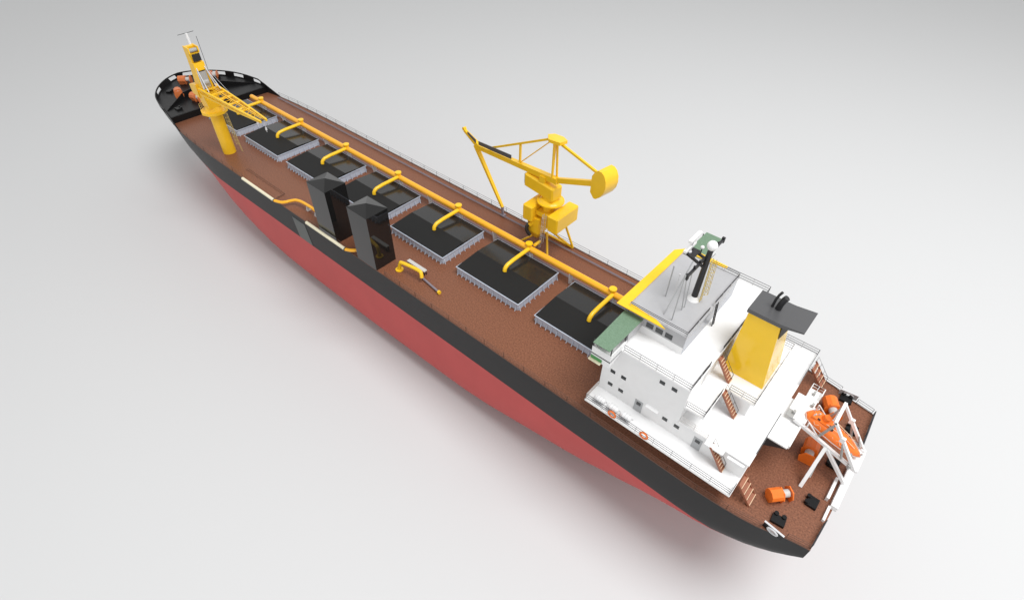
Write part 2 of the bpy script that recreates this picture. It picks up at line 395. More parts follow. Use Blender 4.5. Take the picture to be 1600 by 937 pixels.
for y in (-9,-6,-3,0,3,6,9):
    for z_ in (4.75,7.5,10.7):
        mb=MB(); mb.cur=0; mb.box(20.95,20.98,y-.42,y+.42,z_-.38,z_+.38); mb.cur=1; mb.box(20.98,21.0,y-.35,y+.35,z_-.31,z_+.31); mb.build('window',['white','glass'],ac)
MB().box(11.9,13.7,WY,WY+.5,5.25,5.36).build('shelf','white',ac)
MB().box(.3,2.4,WY+.1,WY+.5,L2-.55,L2-.38).build('shelf','white',ac)
# aft doors (wall of tall block facing aft, above balcony)
for y in (6.5,-7): 
    mb=MB(); mb.box(9.16,9.2,y-.5,y+.5,L3+.05,L3+2.1); mb.build('door','lgrey',ac)
rail([(21,14.15,L1),(0.1,14.15,L1),(0.1,12.9,L1)],m='wire',parent=sl,sp=2.6,h=1.1)
rail([(21,14.15,L1),(21,11.3,L1)],m='wirew',parent=sl,sp=2.6,h=1.1)
rail([(.1,10.3,L1),(.1,11,L1)],m='wire',parent=sl,sp=2.6,h=1.1)
rail([(21,-14.25,L1),(0.1,-14.25,L1),(0.1,-12.9,L1)],m='wire',parent=sl,sp=2.6,h=1.1)
rail([(18.5,WY,L4),(9.2,WY,L4),(9.2,6.3,L4)],m='wire',parent=ac,sp=2.6)
rail([(9.2,3.2,L4),(9.2,-11.65,L4),(18.6,-11.65,L4)],m='wire',parent=ac,sp=2.6)
rail([(9.1,WY,L3),(6.68,WY,L3),(6.68,6.6,L3)],m='wire',parent=ac,sp=1.8)
rail([(6.2,5.35,L3),(2.88,5.35,L3),(2.88,-6.6,L3),(6.6,-6.6,L3)],m='wire',parent=ac,sp=1.8)
rail([(6.68,-6.6,L3),(6.68,-11.4,L3),(9.1,-11.4,L3)],m='wire',parent=ac,sp=2.4)
rail([(-.05,WY-2,L2),(-.05,1.5,L2)],m='wire',parent=ac,sp=2.6,h=.06,n=1)
rail([(-.05,-4.6,L2),(-.05,-11.5,L2),(6.5,-11.5,L2)],m='wire',parent=ac,sp=2.6)
rail([(9.,WY,L2),(5.35,WY,L2)],m='wirew',parent=ac,sp=1.9)
# ladders / stairs
def stairs(a,b,w,parent,rails=True,n=8,name='stairway',m='ladder',wy=(0,1,0)):
    a=V(a);b=V(b);W=V(wy)*w/2; mb=MB(); mb.cur=0
    d=(b-a)
    mb.beam(a-W,b-W,.08,.28);mb.beam(a+W,b+W,.08,.28)
    for i in range(n):
        p=a.lerp(b,(i+.5)/n); mb.cur=0; mb.box(p.x-.22,p.x+.22,p.y-w/2+.04,p.y+w/2-.04,p.z-.03,p.z+.03); mb.cur=1; mb.box(p.x-.27,p.x-.2,p.y-w/2-.02,p.y+w/2+.02,p.z-.02,p.z+.05)
    o=mb.build(name,[m,'rung'],parent)
    if rails:
        r=MB(); up=V((0,0,1.0))
        for s in (-1,1):
            if s==1 and rails==1: continue
            r.path([a+W*s,a+W*s+up,b+W*s+up,b+W*s],.035,5)
            for t in (.33,.66): r.tube(a.lerp(b,t)+W*s,a.lerp(b,t)+W*s+up,.025,n=5)
        r.build('handrail','wire',parent)
    return o
stairs((4.5,11.65,L2),(2.2,11.65,L1),.8,ac,1)
stairs((6.6,5.95,L3),(4.2,5.95,L2),.85,ac,1)
stairs((8.9,4.0,L4),(6.75,4.0,L3),.85,ac,1)
stairs((8.9,-9.,L4),(6.75,-9.,L3),.85,ac,0)
stairs((6.6,-8.4,L3),(4.2,-8.4,L2),.85,ac,1)
def ladder(a,b,w,parent,m,n=5,name='ladder',mm='rung',r=.05):
    a=V(a);b=V(b);mb=MB(); W=V((0,w/2,0))
    for s in (-1,1): mb.tube(a+W*s,b+W*s,r,n=6)
    for i in range(n): p=a.lerp(b,(i+.5)/n); mb.tube(p-W,p+W,r*.8,n=6)
    return mb.build(name,mm,parent)
st=stairs((-.15,11.2,L1),(-2.35,11.2,0),1.9,sl,0,n=4,name='ladder')
st=stairs((-.4,-12.9,L1),(-2.8,-12.9,0),1.9,sl,2,n=4,name='ladder')
# wheelhouse
wh=MB(); wx0,wx1,wy0,wy1=12.8,20.9,-7.6,7.0
wh.cur=0; wh.box(wx0+.02,wx1,wy0,wy1,L4+.003,13.35); wh.cur=1; wh.box(wx0+.02,wx1,wy0,wy1,13.35,RF-.12)
wh.cur=2; wh.box(wx0,wx0+.02,wy0,wy1,L4+.003,RF-.12)
who=wh.build('wheelhouse',['white','roofgrey','wallgrey'],S_)
rfm=MB().box(12.7,21.2,-7.75,7.12,RF-.12,RF).build('roof','roofgrey',who)
for x in (17.65,16.3,14.95): 
    MB().box(x-.5,x+.5,wy1,wy1+.04,13.62,14.42).build('window','glass',who)
for y in [-6.3+1.8*k for k in range(8)]:
    MB().box(wx1,wx1+.04,y-.75,y+.75,13.6,14.6).build('window','glass',who)
cn=MB(); z0=RF+.06
cn.prism([(22.4,7.75,z0),(22.3,-7.0,z0),(20.7,-8.9,z0),(21.1,-7.6,z0),(21.1,6.6,z0)],(0,0,.1))
cn.prism([(22.4,7.75,z0),(21.1,6.6,z0),(17.0,7.0,z0),(15.4,7.7,z0)],(0,0,.1))
cn.prism([(20.7,-8.9,z0),(14.9,-8.7,z0),(14.9,-8.1,z0),(21.1,-7.7,z0)],(0,0,.1))
cn.build('sun_visor','yellow',who)
rail([(20.9,6.95,RF),(12.85,6.95,RF),(12.85,1.1,RF)],m='wire',parent=who,sp=2.7,h=.75,n=2,r=.045)
rail([(12.85,-.2,RF),(12.85,-7.6,RF),(17,-7.6,RF)],m='wire',parent=who,sp=2.7,h=.75,n=2,r=.045)
ladder((12.2,-.55,L4),(12.6,-.55,RF+.4),.55,who,None,n=9,mm='dark',r=.07)
# bridge wings
def wing(s,y0,y1,yr):
    zf=12.1
    w=MB(); x0,x1=18.75,21.5
    a,b=min(y0,y1),max(y0,y1)
    w.box(x0,x1,a,b,L4-.2,L4-.01)
    yo=y1
    # parapet: outer, fore, aft
    t=.14*s
    w.box(x0,x1,min(yo,yo-t),max(yo,yo-t),zf-1.1 if 0 else L4-1.15,L4+1.1)
    w.box(x1-.14,x1,a+.15,b-.15,L4-.01,L4+1.1)
    w.prism([(x0,y1-.15*s,L4+1.1),(x0,y0,L4+1.1),(x0,y0,L4-.2),(x0,y1-.15*s,L4-1.15)],(.14,0,0))
    w.prism([(x1-.14,y1-.15*s,L4-.01),(x1-.14,y0,L4-.2),(x1-.14,y1-.15*s,L4-1.15)],(.14,0,0))
    o=w.build('bridge_wing','white',S_)
    # side light screen
    MB().box(x1+.0,x1+.1,min(yo-.3*s,yo+.45*s),max(yo-.3*s,yo+.45*s),L4-1.0,L4-.9).box(x0+1.1,x1+.1,min(yo+.005*s,yo+.45*s),max(yo+.005*s,yo+.45*s),L4-1.08,L4-1.0).build('light_shelf','cream',o)
    MB().box(x0+1.1,x1,min(yo+.005*s,yo+.04*s),max(yo+.005*s,yo+.04*s),L4-1.0,L4-.45).build('light_screen','green2' if s>0 else 'red',o)
    yy0,yy1=yr
    rp=MB(); rp.prism([(21.35,yy0,14.45),(21.2,yy1,14.45),(18.8,yy1,14.45),(18.65,yy0,14.45)],(0,0,.1)); rp.build('wing_roof','green',o)
    ps=MB()
    for x in (x0+.1,x1-.1):
        for y in (y1-.1*s,y1-3.3*s): ps.box(x-.06,x+.06,y-.06,y+.06,L4+1.1,14.45)
    ps.build('post','dark',o)
    return o
wing(1,10.4,13.95,(7.1,14.5)); wing(-1,-11.8,-14.9,(-7.7,-15.4))
for s in (1,-1):
    a=wy1 if s>0 else wy0
    MB().box(18.7,20.9,min(a,a+s*3.4),max(a,a+s*3.4),13.1,14.44).build('wing_screen','roofgrey',who)
# mast on wheelhouse roof
MX,MY=15.45,.25
ms=MB().tube((MX,MY,RF+.1),(MX-.1,MY,23.3),.42,.34,16).build('radar_mast','dark',S_,smooth=50)
MB().tube((MX,MY,RF),(MX,MY,RF+.55),.85,.45,24).build('base','white',ms,smooth=40)
MB().sphere((MX-.12,MY,24.15),.64,28,18).build('radome','white',ms,smooth=80)
yd=MB(); yd.beam((MX+.25,-4.95,22),(MX+.25,4.9,22),.3,.34); 
for y in (4.75,-4.8): yd.box(MX+.05,MX+.45,y-.15,y+.2,21.6,22.35)
for y in (1.6,3.0,-1.8,-3.2): yd.box(MX+.1,MX+.4,y-.12,y+.12,22.1,22.5)
yd.build('yardarm','dark',ms)
br=MB(); br.beam((MX,MY+.6,21.2),(18.1,MY+.4,21.9),.26,.3); br.beam((MX,MY-.9,21.2),(18.3,MY-.9,21.9),.26,.3); br.box(16.8,18.3,-1.0,.9,21.75,21.85)
br.build('radar_platform','dark',ms)
for (x,y0,y1,z_) in ((17.9,1.5,-1.2,22.5),(17.7,1.25,-1.5,24.0)):
    q=MB(); q.beam((x,y0,z_),(x,y1,z_),.42,.34); q.tube((x,(y0+y1)/2,z_-.6),(x,(y0+y1)/2,z_-.17),.22,n=12); q.build('radar_scanner','white',ms)
MB().tube((17.8,-.15,21.8),(17.8,-.15,23.5),.1,n=8).tube((17.8,.2,21.8),(17.8,.2,22.0),.3,n=12).build('scanner_post','lgrey',ms)
MB().tube((16.7,-.75,21.3),(16.7,-.75,22.5),.07,n=8).build('antenna_post','dark',ms)
MB().sphere((16.7,-.75,22.6),.25,18,12).build('antenna_ball','white',ms,smooth=80)
MB().tube((17.3,2.6,RF),(17.3,2.6,19.9),.03,n=6).sphere((17.3,2.6,20),.13,10,8).build('small_antenna','lgrey',ms)
def lad2(a,b,w,name,m,parent,n,cage=True,ax='y',r=.035,cr=.42):
    a=V(a);b=V(b);mb=MB(); W=V((0,w/2,0)) if ax=='y' else V((w/2,0,0)); O=V((-cr*1.6,0,0)) if ax=='y' else V((0,cr*1.6,0))
    for s in (-1,1): mb.tube(a+W*s,b+W*s,r,n=5)
    for i in range(n): p=a.lerp(b,(i+.5)/n); mb.tube(p-W,p+W,r*.8,n=5)
    if cage:
        c0=a.lerp(b,.22)
        for k in range(int((b-c0).length/.9)+1):
            p=c0.lerp(b,min(1,k*.9/(b-c0).length)); mb.path([p-W,p-W*1.2+O*.6,p+O,p+W*1.2+O*.6,p+W],r*.8,5)
        for off in (-W*1.2+O*.6,O,W*1.2+O*.6): mb.tube(c0+off,b+off,r*.7,n=5)
    return mb.build(name,m,parent)
lad2((MX-.85,MY-.2,RF),(MX-.62,MY-.2,22.2),.6,'cage_ladder','brass',ms,22,r=.05)
for a,b,r in (((18.39,2.33,RF),(18.39,2.33,20.6),.06),((15.64,5.61,RF),(15.64,5.61,22.8),.05),((16.86,5.41,RF),(16.6,1.5,21.8),.06),((15.6,3.12,RF),(15.7,4.7,21.7),.05),((15.55,2.53,RF),(15.7,3.4,21.9),.04)):
    MB().tube(a,b,r*1.5,n=8).build('aerial','grey',ms)
# funnel
fu=MB(); ZT=18.9
bot=[(3.15,-3.3,L3),(8.45,-3.3,L3),(8.45,2.45,L3),(3.15,2.45,L3)]; top=[(4.6,-2.1,ZT),(8.4,-2.1,ZT),(8.4,1.75,ZT),(4.6,1.75,ZT)]
fu.hexa(bot,top); fo=fu.build('funnel','funnely',S_,bevel=.04)
cp=MB(); cp.box(4.55,8.6,-2.35,1.95,ZT-.05,ZT+.5)
cp.prism([(4.55,1.95,ZT+.05),(4.55,1.95,ZT+.5),(2.1,1.95,ZT+.85),(2.1,1.95,ZT+.65)],(0,-4.3,0)); cp.build('funnel_cap','dgrey',fo)
MB().prism([(4.5,1.4,ZT-.05),(3.7,1.4,ZT+.1),(4.25,1.4,ZT-2.2)],(0,-3.1,0)).build('cap_bracket','dgrey',fo)
for (x,y,r,h) in ((6.6,-.3,.16,2.4),(5.9,-.35,.36,1.9)):
    e=MB().path([(x,y,ZT+.5),(x-.05,y-.05,ZT+.5+h*.65),(x-.35,y-.1,ZT+.5+h)],r,14,smooth=1).build('exhaust_pipe','dark',fo,smooth=60)
# ------------------------------------------------------------------ bow crane
bx,by=125.0,10.55
bc=MB().tube((bx,by,0),(bx,by,9.6),1.42,1.36,28).build('slewing_crane','gold',S_,smooth=40,label='tall yellow bow crane with a lattice jib resting aft over the hatches')
MB().tube((bx,by,9.2),(bx,by,9.75),1.5,2.75,10).tube((bx,by,9.75),(bx,by,10.3),2.75,2.75,10).build('platform','gold',bc)
MB().tube((bx,by,10.3),(bx,by,11.2),1.9,1.5,20).hexa([(bx-1.5,by-1.4,11.1),(bx+1.5,by-1.4,11.1),(bx+1.5,by+1.4,11.1),(bx-1.5,by+1.4,11.1)],[(bx-1.4,by-1.6,14.6),(bx+1.5,by-1.6,14.6),(bx+1.5,by+1.6,14.6),(bx-1.4,by+1.6,14.6)]).build('slewing_column','gold',bc)
# machinery house on the fore side
MB().prism([(bx+.6,by+1.65,13.0),(bx+3.4,by+1.65,13.6),(bx+3.6,by+1.65,15.4),(bx+.4,by+1.65,16.0)],(0,.12,0)).prism([(bx+.6,by-.9,13.0),(bx+3.4,by-.9,13.6),(bx+3.6,by-.9,15.4),(bx+.4,by-.9,16.0)],(0,2.5,0)).build('winch_housing','gold',bc,bevel=.05)
twm=MB()
for y in (-1.15,1.15):
    twm.hexa([(bx-1.3,by+y-.2,14.4),(bx+1.4,by+y-.2,14.4),(bx+1.4,by+y+.2,14.4),(bx-1.3,by+y+.2,14.4)],[(bx-1.1,by+y*.8-.18,20.3),(bx+1.1,by+y*.8-.18,20.3),(bx+1.1,by+y*.8+.18,20.3),(bx-1.1,by+y*.8+.18,20.3)])
twm.box(bx+.9,bx+1.2,by-1.,by+1.,14.5,20.)
twm.box(bx-1.2,bx+1.2,by-1.1,by+1.1,19.0,20.6)
twm.box(bx-.6,bx+1.25,by-1.05,by+1.05,20.6,22.4)
for y in (-.95,.95): twm.box(bx-1.1,bx+1.2,by+y-.12,by+y+.12,22.4,23.6)
twm.box(bx+.3,bx+1.2,by-.95,by+.95,22.3,23.5)
twm.build('crane_tower','gold',bc,bevel=.04)
MB().tube((bx-.5,by-.8,22.9),(bx-.5,by+.8,22.9),.38,n=16).tube((bx-.7,by-.5,18.2),(bx-.7,by+.5,18.2),.3,n=12).build('sheave','steel',bc,smooth=50)
MB().tube((bx-1.1,by-.55,16.6),(bx-1.1,by+.55,16.6),.62,n=18).build('rope_drum','steel',bc,smooth=50)
hd=MB()
for y in (-.3,.3): hd.box(bx-1.15,bx+.9,by+y-.06,by+y+.06,21.0,22.2)
hd.build('head_plate','dark',bc)
MB().box(bx-1.28,bx-1.12,by-.8,by+.8,20.9,22.3).build('head_opening','dark',bc)
MB().box(bx-1.34,bx-1.2,by-.75,by+.75,15.4,18.8).build('tower_opening','steel',bc)
MB().box(bx+3.3,bx+3.7,by-.6,by+.9,13.8,15.2).build('vent','dark',bc)
# jib
jr=V((bx-.6,by-.1,14.9)); je=V((105.2,9.15,13.5)); dj=je-jr; sj=V((0,1,0))
jb=MB()
def J(t,off,up=0): return jr+dj*t+sj*off+V((0,0,up))
for s in (-1,1):
    for u0,u1 in ((.55,.35),(-.55,-.35)):
        jb.beam(J(0,s*1.75,u0),J(.55,s*1.25,u1),.34,.36); jb.beam(J(.55,s*1.25,u1),J(1,s*.62,u1*.2),.34,.34)
    for k in range(9):
        t0=k/9; w=lambda t:(1.75-.5*t/.55) if t<.55 else 1.25-.63*(t-.55)/.45; u=lambda t:(.55-.2*t/.55) if t<.55 else .35*(1-.8*(t-.55)/.45)
        t1=t0+1/9
        if k%2==0: jb.beam(J(t0,s*w(t0),u(t0)),J(t1,s*w(t1),-u(t1)),.15)
        else: jb.beam(J(t0,s*w(t0),-u(t0)),J(t1,s*w(t1),u(t1)),.15)
for s in (-1,1):
    for k in range(1,9):
        t=k/9; jb.beam(J(t,s*w(t),u(t)),J(t,s*w(t),-u(t)),.14)
for k in range(1,8):
    t=k/9; t1=t+1/9; jb.beam(J(t,-w(t),-u(t)),J(t1,w(t1),-u(t1)),.12); jb.beam(J(t,w(t),-u(t)),J(t,-w(t),-u(t)),.12)
for t in (.06,.2,.34,.5,.7):
    w_=(1.75-.5*t/.55) if t<.55 else 1.25-.63*(t-.55)/.45
    jb.beam(J(t,-w_,.45-.25*t),J(t,w_,.45-.25*t),.62 if t<.6 else .45,.16)
jb.build('jib','yellow',bc)
for s in (-1,1):
    MB().tube((bx-.9,by+s*.8,20.),J(.16,s*1.3,.7),.1,n=10).tube((bx-.9,by+s*.8,20.),J(.07,s*1.3,.7),.13,n=10).build('luffing_cylinder','lgrey',bc,smooth=50)
jw=MB()
for s in (-1,1): jw.beam(J(.0,s*.25,.9),J(.97,s*.15,.35),.09)
jw.beam(J(.25,-.4,.55),J(.85,-.3,.3),.16)
jw.build('hoist_rope','gold',bc)
for t,l in ((1,1.9),(.86,1.7)):
    MB().tube(J(t,.0,-.1),J(t,0,-l),.04,n=6).tube(J(t,0,-l+.5),J(t,0,-l),.16,.2,10).tube(J(t,0,-l),J(t,0,-l-.45),.1,.05,8).build('hook_block','lgrey',bc)
lad2((bx-2.4,by-1.9,.2),(bx-1.9,by-1.6,9.6),.55,'cage_ladder','brass',bc,24,ax='x',r=.035)
rail([(bx-2.5,by-1.4,10.3),(bx-1.1,by-2.5,10.3),(bx+1.2,by-2.5,10.3)],m='brass',parent=bc,sp=1.,h=1.1)
rail([(bx+1.6,by+2.1,10.3),(bx+2.6,by+.9,10.3),(bx+2.6,by-1,10.3)],m='brass',parent=bc,sp=1.,h=1.3)
# foremast
fm=MB().tube((153.9,0,DK),(154.3,0,17.1),.5,.32,12).build('foremast','white',S_,smooth=50)
MB().tube((154.3,2.1,17.1),(154.6,-2.0,17.1),.06,n=6).build('yard','dark',fm)
MB().tube((150.6,-.6,DK),(150.2,-.6,17.2),.055,n=6).build('aerial','dark',fm)
fl_=MB()
for k in range(14): fl_.beam((152.9,-.35,2+k*.8),(152.9,.35,2+k*.8),.05)
for y in (-.35,.35): fl_.beam((152.9,y,DK),(153.3,y,13),.06)
fl_.beam((153.3,-2.2,9.8),(153.3,1,9.8),.1); fl_.tube((147.5,-3.5,DK),(153.6,-.4,11),.05,n=6)
fl_.build('mast_ladder','lgrey',fm)
# ------------------------------------------------------------------ midship crane
kx,ky=48.2,-11.4
mc=MB().tube((kx,ky,5.0),(kx,ky,10),1.15,1.0,12).build('boom_crane','yellow',S_,smooth=30,label='yellow midship crane with long boom, folding leg and round counterweight')
MB().hexa([(49.3,-10.9,2.1),(50.4,-10.9,2.1),(50.4,-9.9,2.1),(49.3,-9.9,2.1)],[(48.6,-12.0,3.6),(51.1,-12.0,3.6),(51.1,-9.2,3.6),(48.6,-9.2,3.6)]).hexa([(48.6,-12.0,3.6),(51.1,-12.0,3.6),(51.1,-9.2,3.6),(48.6,-9.2,3.6)],[(48.6,-12.4,6.8),(51.1,-12.4,6.8),(51.1,-9.2,6.8),(48.6,-9.2,6.8)]).build('hopper','yellow',mc)
for fx_,fy in ((52.7,-9.1),(45.9,-8.9),(44.0,-14.2),(53.0,-14.2)):
    MB().tube((kx+(fx_-kx)*.12,ky+(fy-ky)*.15,3.6),(fx_,fy,.1),.21,n=10).build('leg','yellow',mc,smooth=50)
MB().beam((43.9,-14.2,.2),(53.2,-14.2,.2),.35,.3).build('foot_beam','yellow',mc)
for x_,X_ in ((44.,45.6),(53,50.6)): MB().tube((x_,-14.2,.3),(X_,-12.6,6.8),.22,n=10).build('brace','yellow',mc,smooth=50)
MB().path([(48.2,-9.4,2.2),(47.4,-7.6,3.2),(47.2,-6.6,3.5)],.3,12,smooth=2).build('chute_pipe','yellow',mc,smooth=60)
def bevbox(x0,x1,y0,y1,z0,z1,name,m='yellow',bev=.35,parent=None):
    o=MB().box(x0,x1,y0,y1,z0,z1).build(name,m,parent)
    bv=o.modifiers.new('edge','BEVEL'); bv.width=bev; bv.segments=1; bv.limit_method='ANGLE'
    return o
bevbox(43.9,46.1,-14.6,-8.3,6.3,9.5,'machinery_box',bev=.22,parent=mc)
bevbox(49.7,51.9,-14.6,-8.5,6.1,9.3,'machinery_box',bev=.22,parent=mc)
MB().box(46.2,49.6,-13.8,-9.6,7.5,8.3).build('cross_beam','yellow',mc)
MB().tube((48.1,-11.75,9.9),(48.1,-11.75,10.1),2.45,n=32).tube((48.1,-11.75,10.1),(48.1,-11.75,10.5),2.1,1.6,n=32).tube((48.1,-11.75,10.4),(48.1,-11.75,11.0),1.4,n=32).build('turntable','yellow',mc,smooth=40)
MB().beam((50.5,-8.8,5.3),(48.3,-11.8,7.4),.7,.7).build('trunk','yellow',mc)
MB().path([(50.3,-9.1,5.5),(50.7,-8.7,5.3),(50.8,-8.5,4.6),(50.6,-8.5,3.7),(50.1,-8.8,3.1)],.36,12,smooth=2).build('hose','dark',mc,smooth=60)
lad2((48.0,-9.2,.9),(47.6,-9.2,8.6),.55,'cage_ladder','lgrey',mc,18,r=.03)
th=-.145; dd=V((math.cos(th),math.sin(th),0)); nn=V((-math.sin(th),math.cos(th),0)); O=V((48.6,-11.4,0))
def B(s,z_,o=0): return O+dd*s+nn*o+V((0,0,z_))
mh=MB(); c=[(-2.0,-1.55),(5.3,-1.55),(5.3,.95),(-2.0,.95)]
mh.hexa([B(s,10.8,o) for s,o in c],[B(s,13.45,o) for s,o in c])
o=mh.build('machinery_house','yellow',mc); bv=o.modifiers.new('edge','BEVEL'); bv.width=.25; bv.segments=1
MB().hexa([B(s,11.1,o) for s,o in ((5.3,-1.2),(5.55,-1.2),(5.55,.6),(5.3,.6))],[B(s,13.1,o) for s,o in ((5.3,-1.2),(5.55,-1.2),(5.55,.6),(5.3,.6))]).build('grille','grey',mc)
bm=MB(); bm.beam(B(-2.2,14.9),B(20.3,12.1),1.0,1.0,w2=.75,h2=.85); bm.beam(B(19.2,12.2),B(24.0,13.9),.75,1.0,w2=.5,h2=.55); bm.beam(B(1.0,13.4),B(1.0,14.6),1.6,1.2)
bm.build('boom','yellow',mc)
MB().tube(B(24.1,14.2,-.3),B(24.1,14.2,.3),.34,n=14).build('tip_sheave','gold',mc,smooth=50)
MB().prism([B(9.4,14.15,.42),B(19.0,13.0,.42),B(19.0,13.75,.42),B(9.4,14.95,.42)],nn*.12).prism([B(20.0,12.9,.3),B(22.6,13.9,.3),B(22.6,14.3,.3),B(20.0,13.6,.3)],nn*.12).build('screen_panel','dgrey',mc)
MB().beam(B(20.6,12.2),B(12.4,2.0),.72,.72,w2=.5,h2=.5).build('folding_leg','yellow',mc)
MB().beam(B(12.4,2.1),B(12.3,.35),.4,.4).box(60.2,61.1,-13.6,-12.8,0,.4).build('leg_stand','purple',mc)
for a,b in ((B(-1.2,15,.45),B(-.9,21.7,.2)),(B(-.4,15,-.4),B(-.7,21.7,-.3)),(B(-1.5,15,-.4),B(-1.1,21.7,-.3))): MB().beam(a,b,.26,.3).build('mast_leg','yellow',mc)
MB().prism([B(.9,21.65,.0),B(-.4,21.65,1.1),B(-2.8,21.9,.9),B(-3.0,21.9,-.6),B(-1.5,21.7,-1.3),B(.3,21.65,-1.0)],(0,0,.55)).build('mast_head','yellow',mc)
MB().beam(B(.3,21.6),B(16.3,13.3),.32,.36).build('tie_beam','yellow',mc)
MB().beam(B(7.5,14.2),B(7.5,17.6),.34,.34).build('strut','yellow',mc)
MB().tube(B(0,21.4),B(7.3,14.3),.1,n=8).build('tie_rod','gold',mc)
MB().beam(B(-2.0,15.0),B(-10.3,18.4),.62,.9).build('counter_jib','yellow',mc)
MB().beam(B(-2.4,21.7),B(-10.2,20.3),.34,.38).build('back_stay','yellow',mc)
cw=[]
for k in range(13):
    a=math.radians(-62+k*(180)/12); 
    cw.append((-11.3-2.2*math.cos(math.radians(20)+0)*0-2.5*math.cos(a-math.radians(14))*1.0, 19.1+2.7*math.sin(a-math.radians(-6))*1.0))
cw=[(-10.2,17.2),(-10.2,20.0),(-10.7,20.9),(-11.3,21.4),(-12.0,21.4),(-12.6,21.0),(-13.0,20.2),(-13.1,19.2),(-12.9,18.2),(-12.3,17.2),(-11.5,16.5),(-11.0,16.4)]
MB().prism([B(s,z_,-1.9) for s,z_ in cw],nn*2.9).build('counterweight','yellow',mc,smooth=32)
# ------------------------------------------------------------------ stern gear
def winch(loc,rz,m,parent=S_,sc=1.):
    a=MB().tube((.3,0,.95),(1.8,0,.95),.87,n=10).build('mooring_winch',m,parent); a.location=loc; a.rotation_euler[2]=rz; a.scale=(sc,)*3
    MB().tube((-.75,0,.95),(.2,0,.95),.5,n=20).build('drum','drum',a,smooth=50)
    for x in (-.95,.18):
        MB().prism([(x,-.75,.02),(x,.75,.02),(x,.95,.9),(x,.5,1.75),(x,-.5,1.75),(x,-.95,.9)],(.13,0,0)).build('side_frame',m,a)
    MB().box(.5,1.8,-.5,.5,.01,.4).build('bed',m,a)
    return a
a_=math.atan2(1.96,1.41)
winch((-4.75,8.35,0),a_-.1,'orange'); winch((-5.2,.6,0),-math.pi/2+.1,'orange',sc=1.12); winch((-5.3,-8.3,0),-math.pi/2+.55,'orange',sc=1.12)
for loc,rz in (((158.2,5.9,DK),-.3),((165.6,.2,DK),.9),((152.4,3.6,DK),.3),((163.6,-6.4,DK),.9)):
    winch(loc,rz,'borange',sc=1.15)
def bollard(loc,rz):
    b=MB().box(-.95,.95,-.75,.75,0,.5)
    for x in (-.55,.55): b.tube((x,-.75,.6),(x,-.75,.75),.34,n=12); b.tube((x,-.75,.0),(x,-.75,.6),.26,n=12)
    o=b.build('bollard','fcblack',S_); o.location=loc; o.rotation_euler[2]=rz; o.scale=(.82,.82,.8)
for l,rz in (((-5.7,11.5,0),.1),((-8.0,6.5,0),1.57),((-8.2,-.7,0),1.57),((-8.4,-7.7,0),1.57),((-6.1,-12.4,0),.1),((163.6,6.2,DK),-.9),((163.2,-6.9,DK),.9),((151.5,9.5,DK),0)): bollard(l,rz)
def lead(loc,rz,m):
    mb=MB(); W,H,rx,rzz,t=1.2,1.0,.58,.32,.12; n=24; out=[];inn=[]
    for i in range(n):
        a=2*math.pi*i/n; c,s=math.cos(a),math.sin(a); k=1/max(abs(c),abs(s)); out.append((c*k*W,s*k*H/2*.98+H/2)); inn.append((c*rx,s*rzz+H/2))
    for y in (-t/2,t/2): mb.v+=[(x,y,z_) for x,z_ in out]+[(x,y,z_) for x,z_ in inn]
    for i in range(n):
        j=(i+1)%n
        for q in ((i,j,n+j,n+i),(2*n+i,3*n+i,3*n+j,2*n+j),(i,2*n+i,2*n+j,j),(n+i,n+j,3*n+j,3*n+i)): mb.f.append(q); mb.mi.append(0)
    o=mb.build('fairlead',m,S_,smooth=40); o.location=loc; o.rotation_euler[2]=rz
    MB().path([(rx*math.cos(2*math.pi*i/20),.12 if m=='black' else 0,H/2+rzz*math.sin(2*math.pi*i/20)) for i in range(20)],.15,8,closed=True).build('ring','lgrey',o,smooth=60)
    MB().box(-W-.05,W+.05,-.12,.12,H,H+.07).build('top_strip','lgrey',o)
lead((-5.7,13.35,0),-.14,'black'); lead((-6.1,-13.2,0),.14,'grey')
tb=MB().box(-10.55,-9.75,-1.5,5.7,.0,.8).box(-9.9,-9.6,5.7,8.0,0,.45).box(-9.0,-9.35,1.4,5.0,0,.7)
tb.build('transom_platform','white',S_)
# boat ramp and davit
rp=MB()
rampo=None
rp.beam((-1.6,1.75,6.55),(-10.15,1.75,3.85),.36,.42); rp.beam((-1.6,-1.75,6.55),(-10.15,-1.75,3.85),.36,.42)
for t in (.02,1.0): rp.beam((-1.6-8.55*t,1.7,6.4-2.7*t),(-1.6-8.55*t,-1.7,6.4-2.7*t),.3,.3)
rp.prism([(-9.0,1.6,4.0),(-10.3,1.6,3.6),(-10.3,-1.6,3.6),(-9.0,-1.6,4.0)],(0,0,.1))
rampo=rp.build('boat_ramp','white',S_)
lg=MB().beam((-6.1,5.2,0),(-6.1,1.9,5.0),.42,.42); lg.build('ramp_leg','white',rampo)
MB().beam((-6.1,-5.2,0),(-6.1,-1.9,5.0),.42,.42).build('ramp_leg','white',rampo)
MB().beam((-6.0,1.9,4.7),(-6.4,4.1,1.2),.22,.22).build('ramp_brace','steel',rampo)
MB().beam((-6.3,1.9,4.9),(-9.95,1.95,1.0),.4,.4).build('ramp_leg','white',rampo)
MB().beam((-6.3,-1.9,4.9),(-9.95,-1.95,1.0),.4,.4).build('ramp_leg','white',rampo)
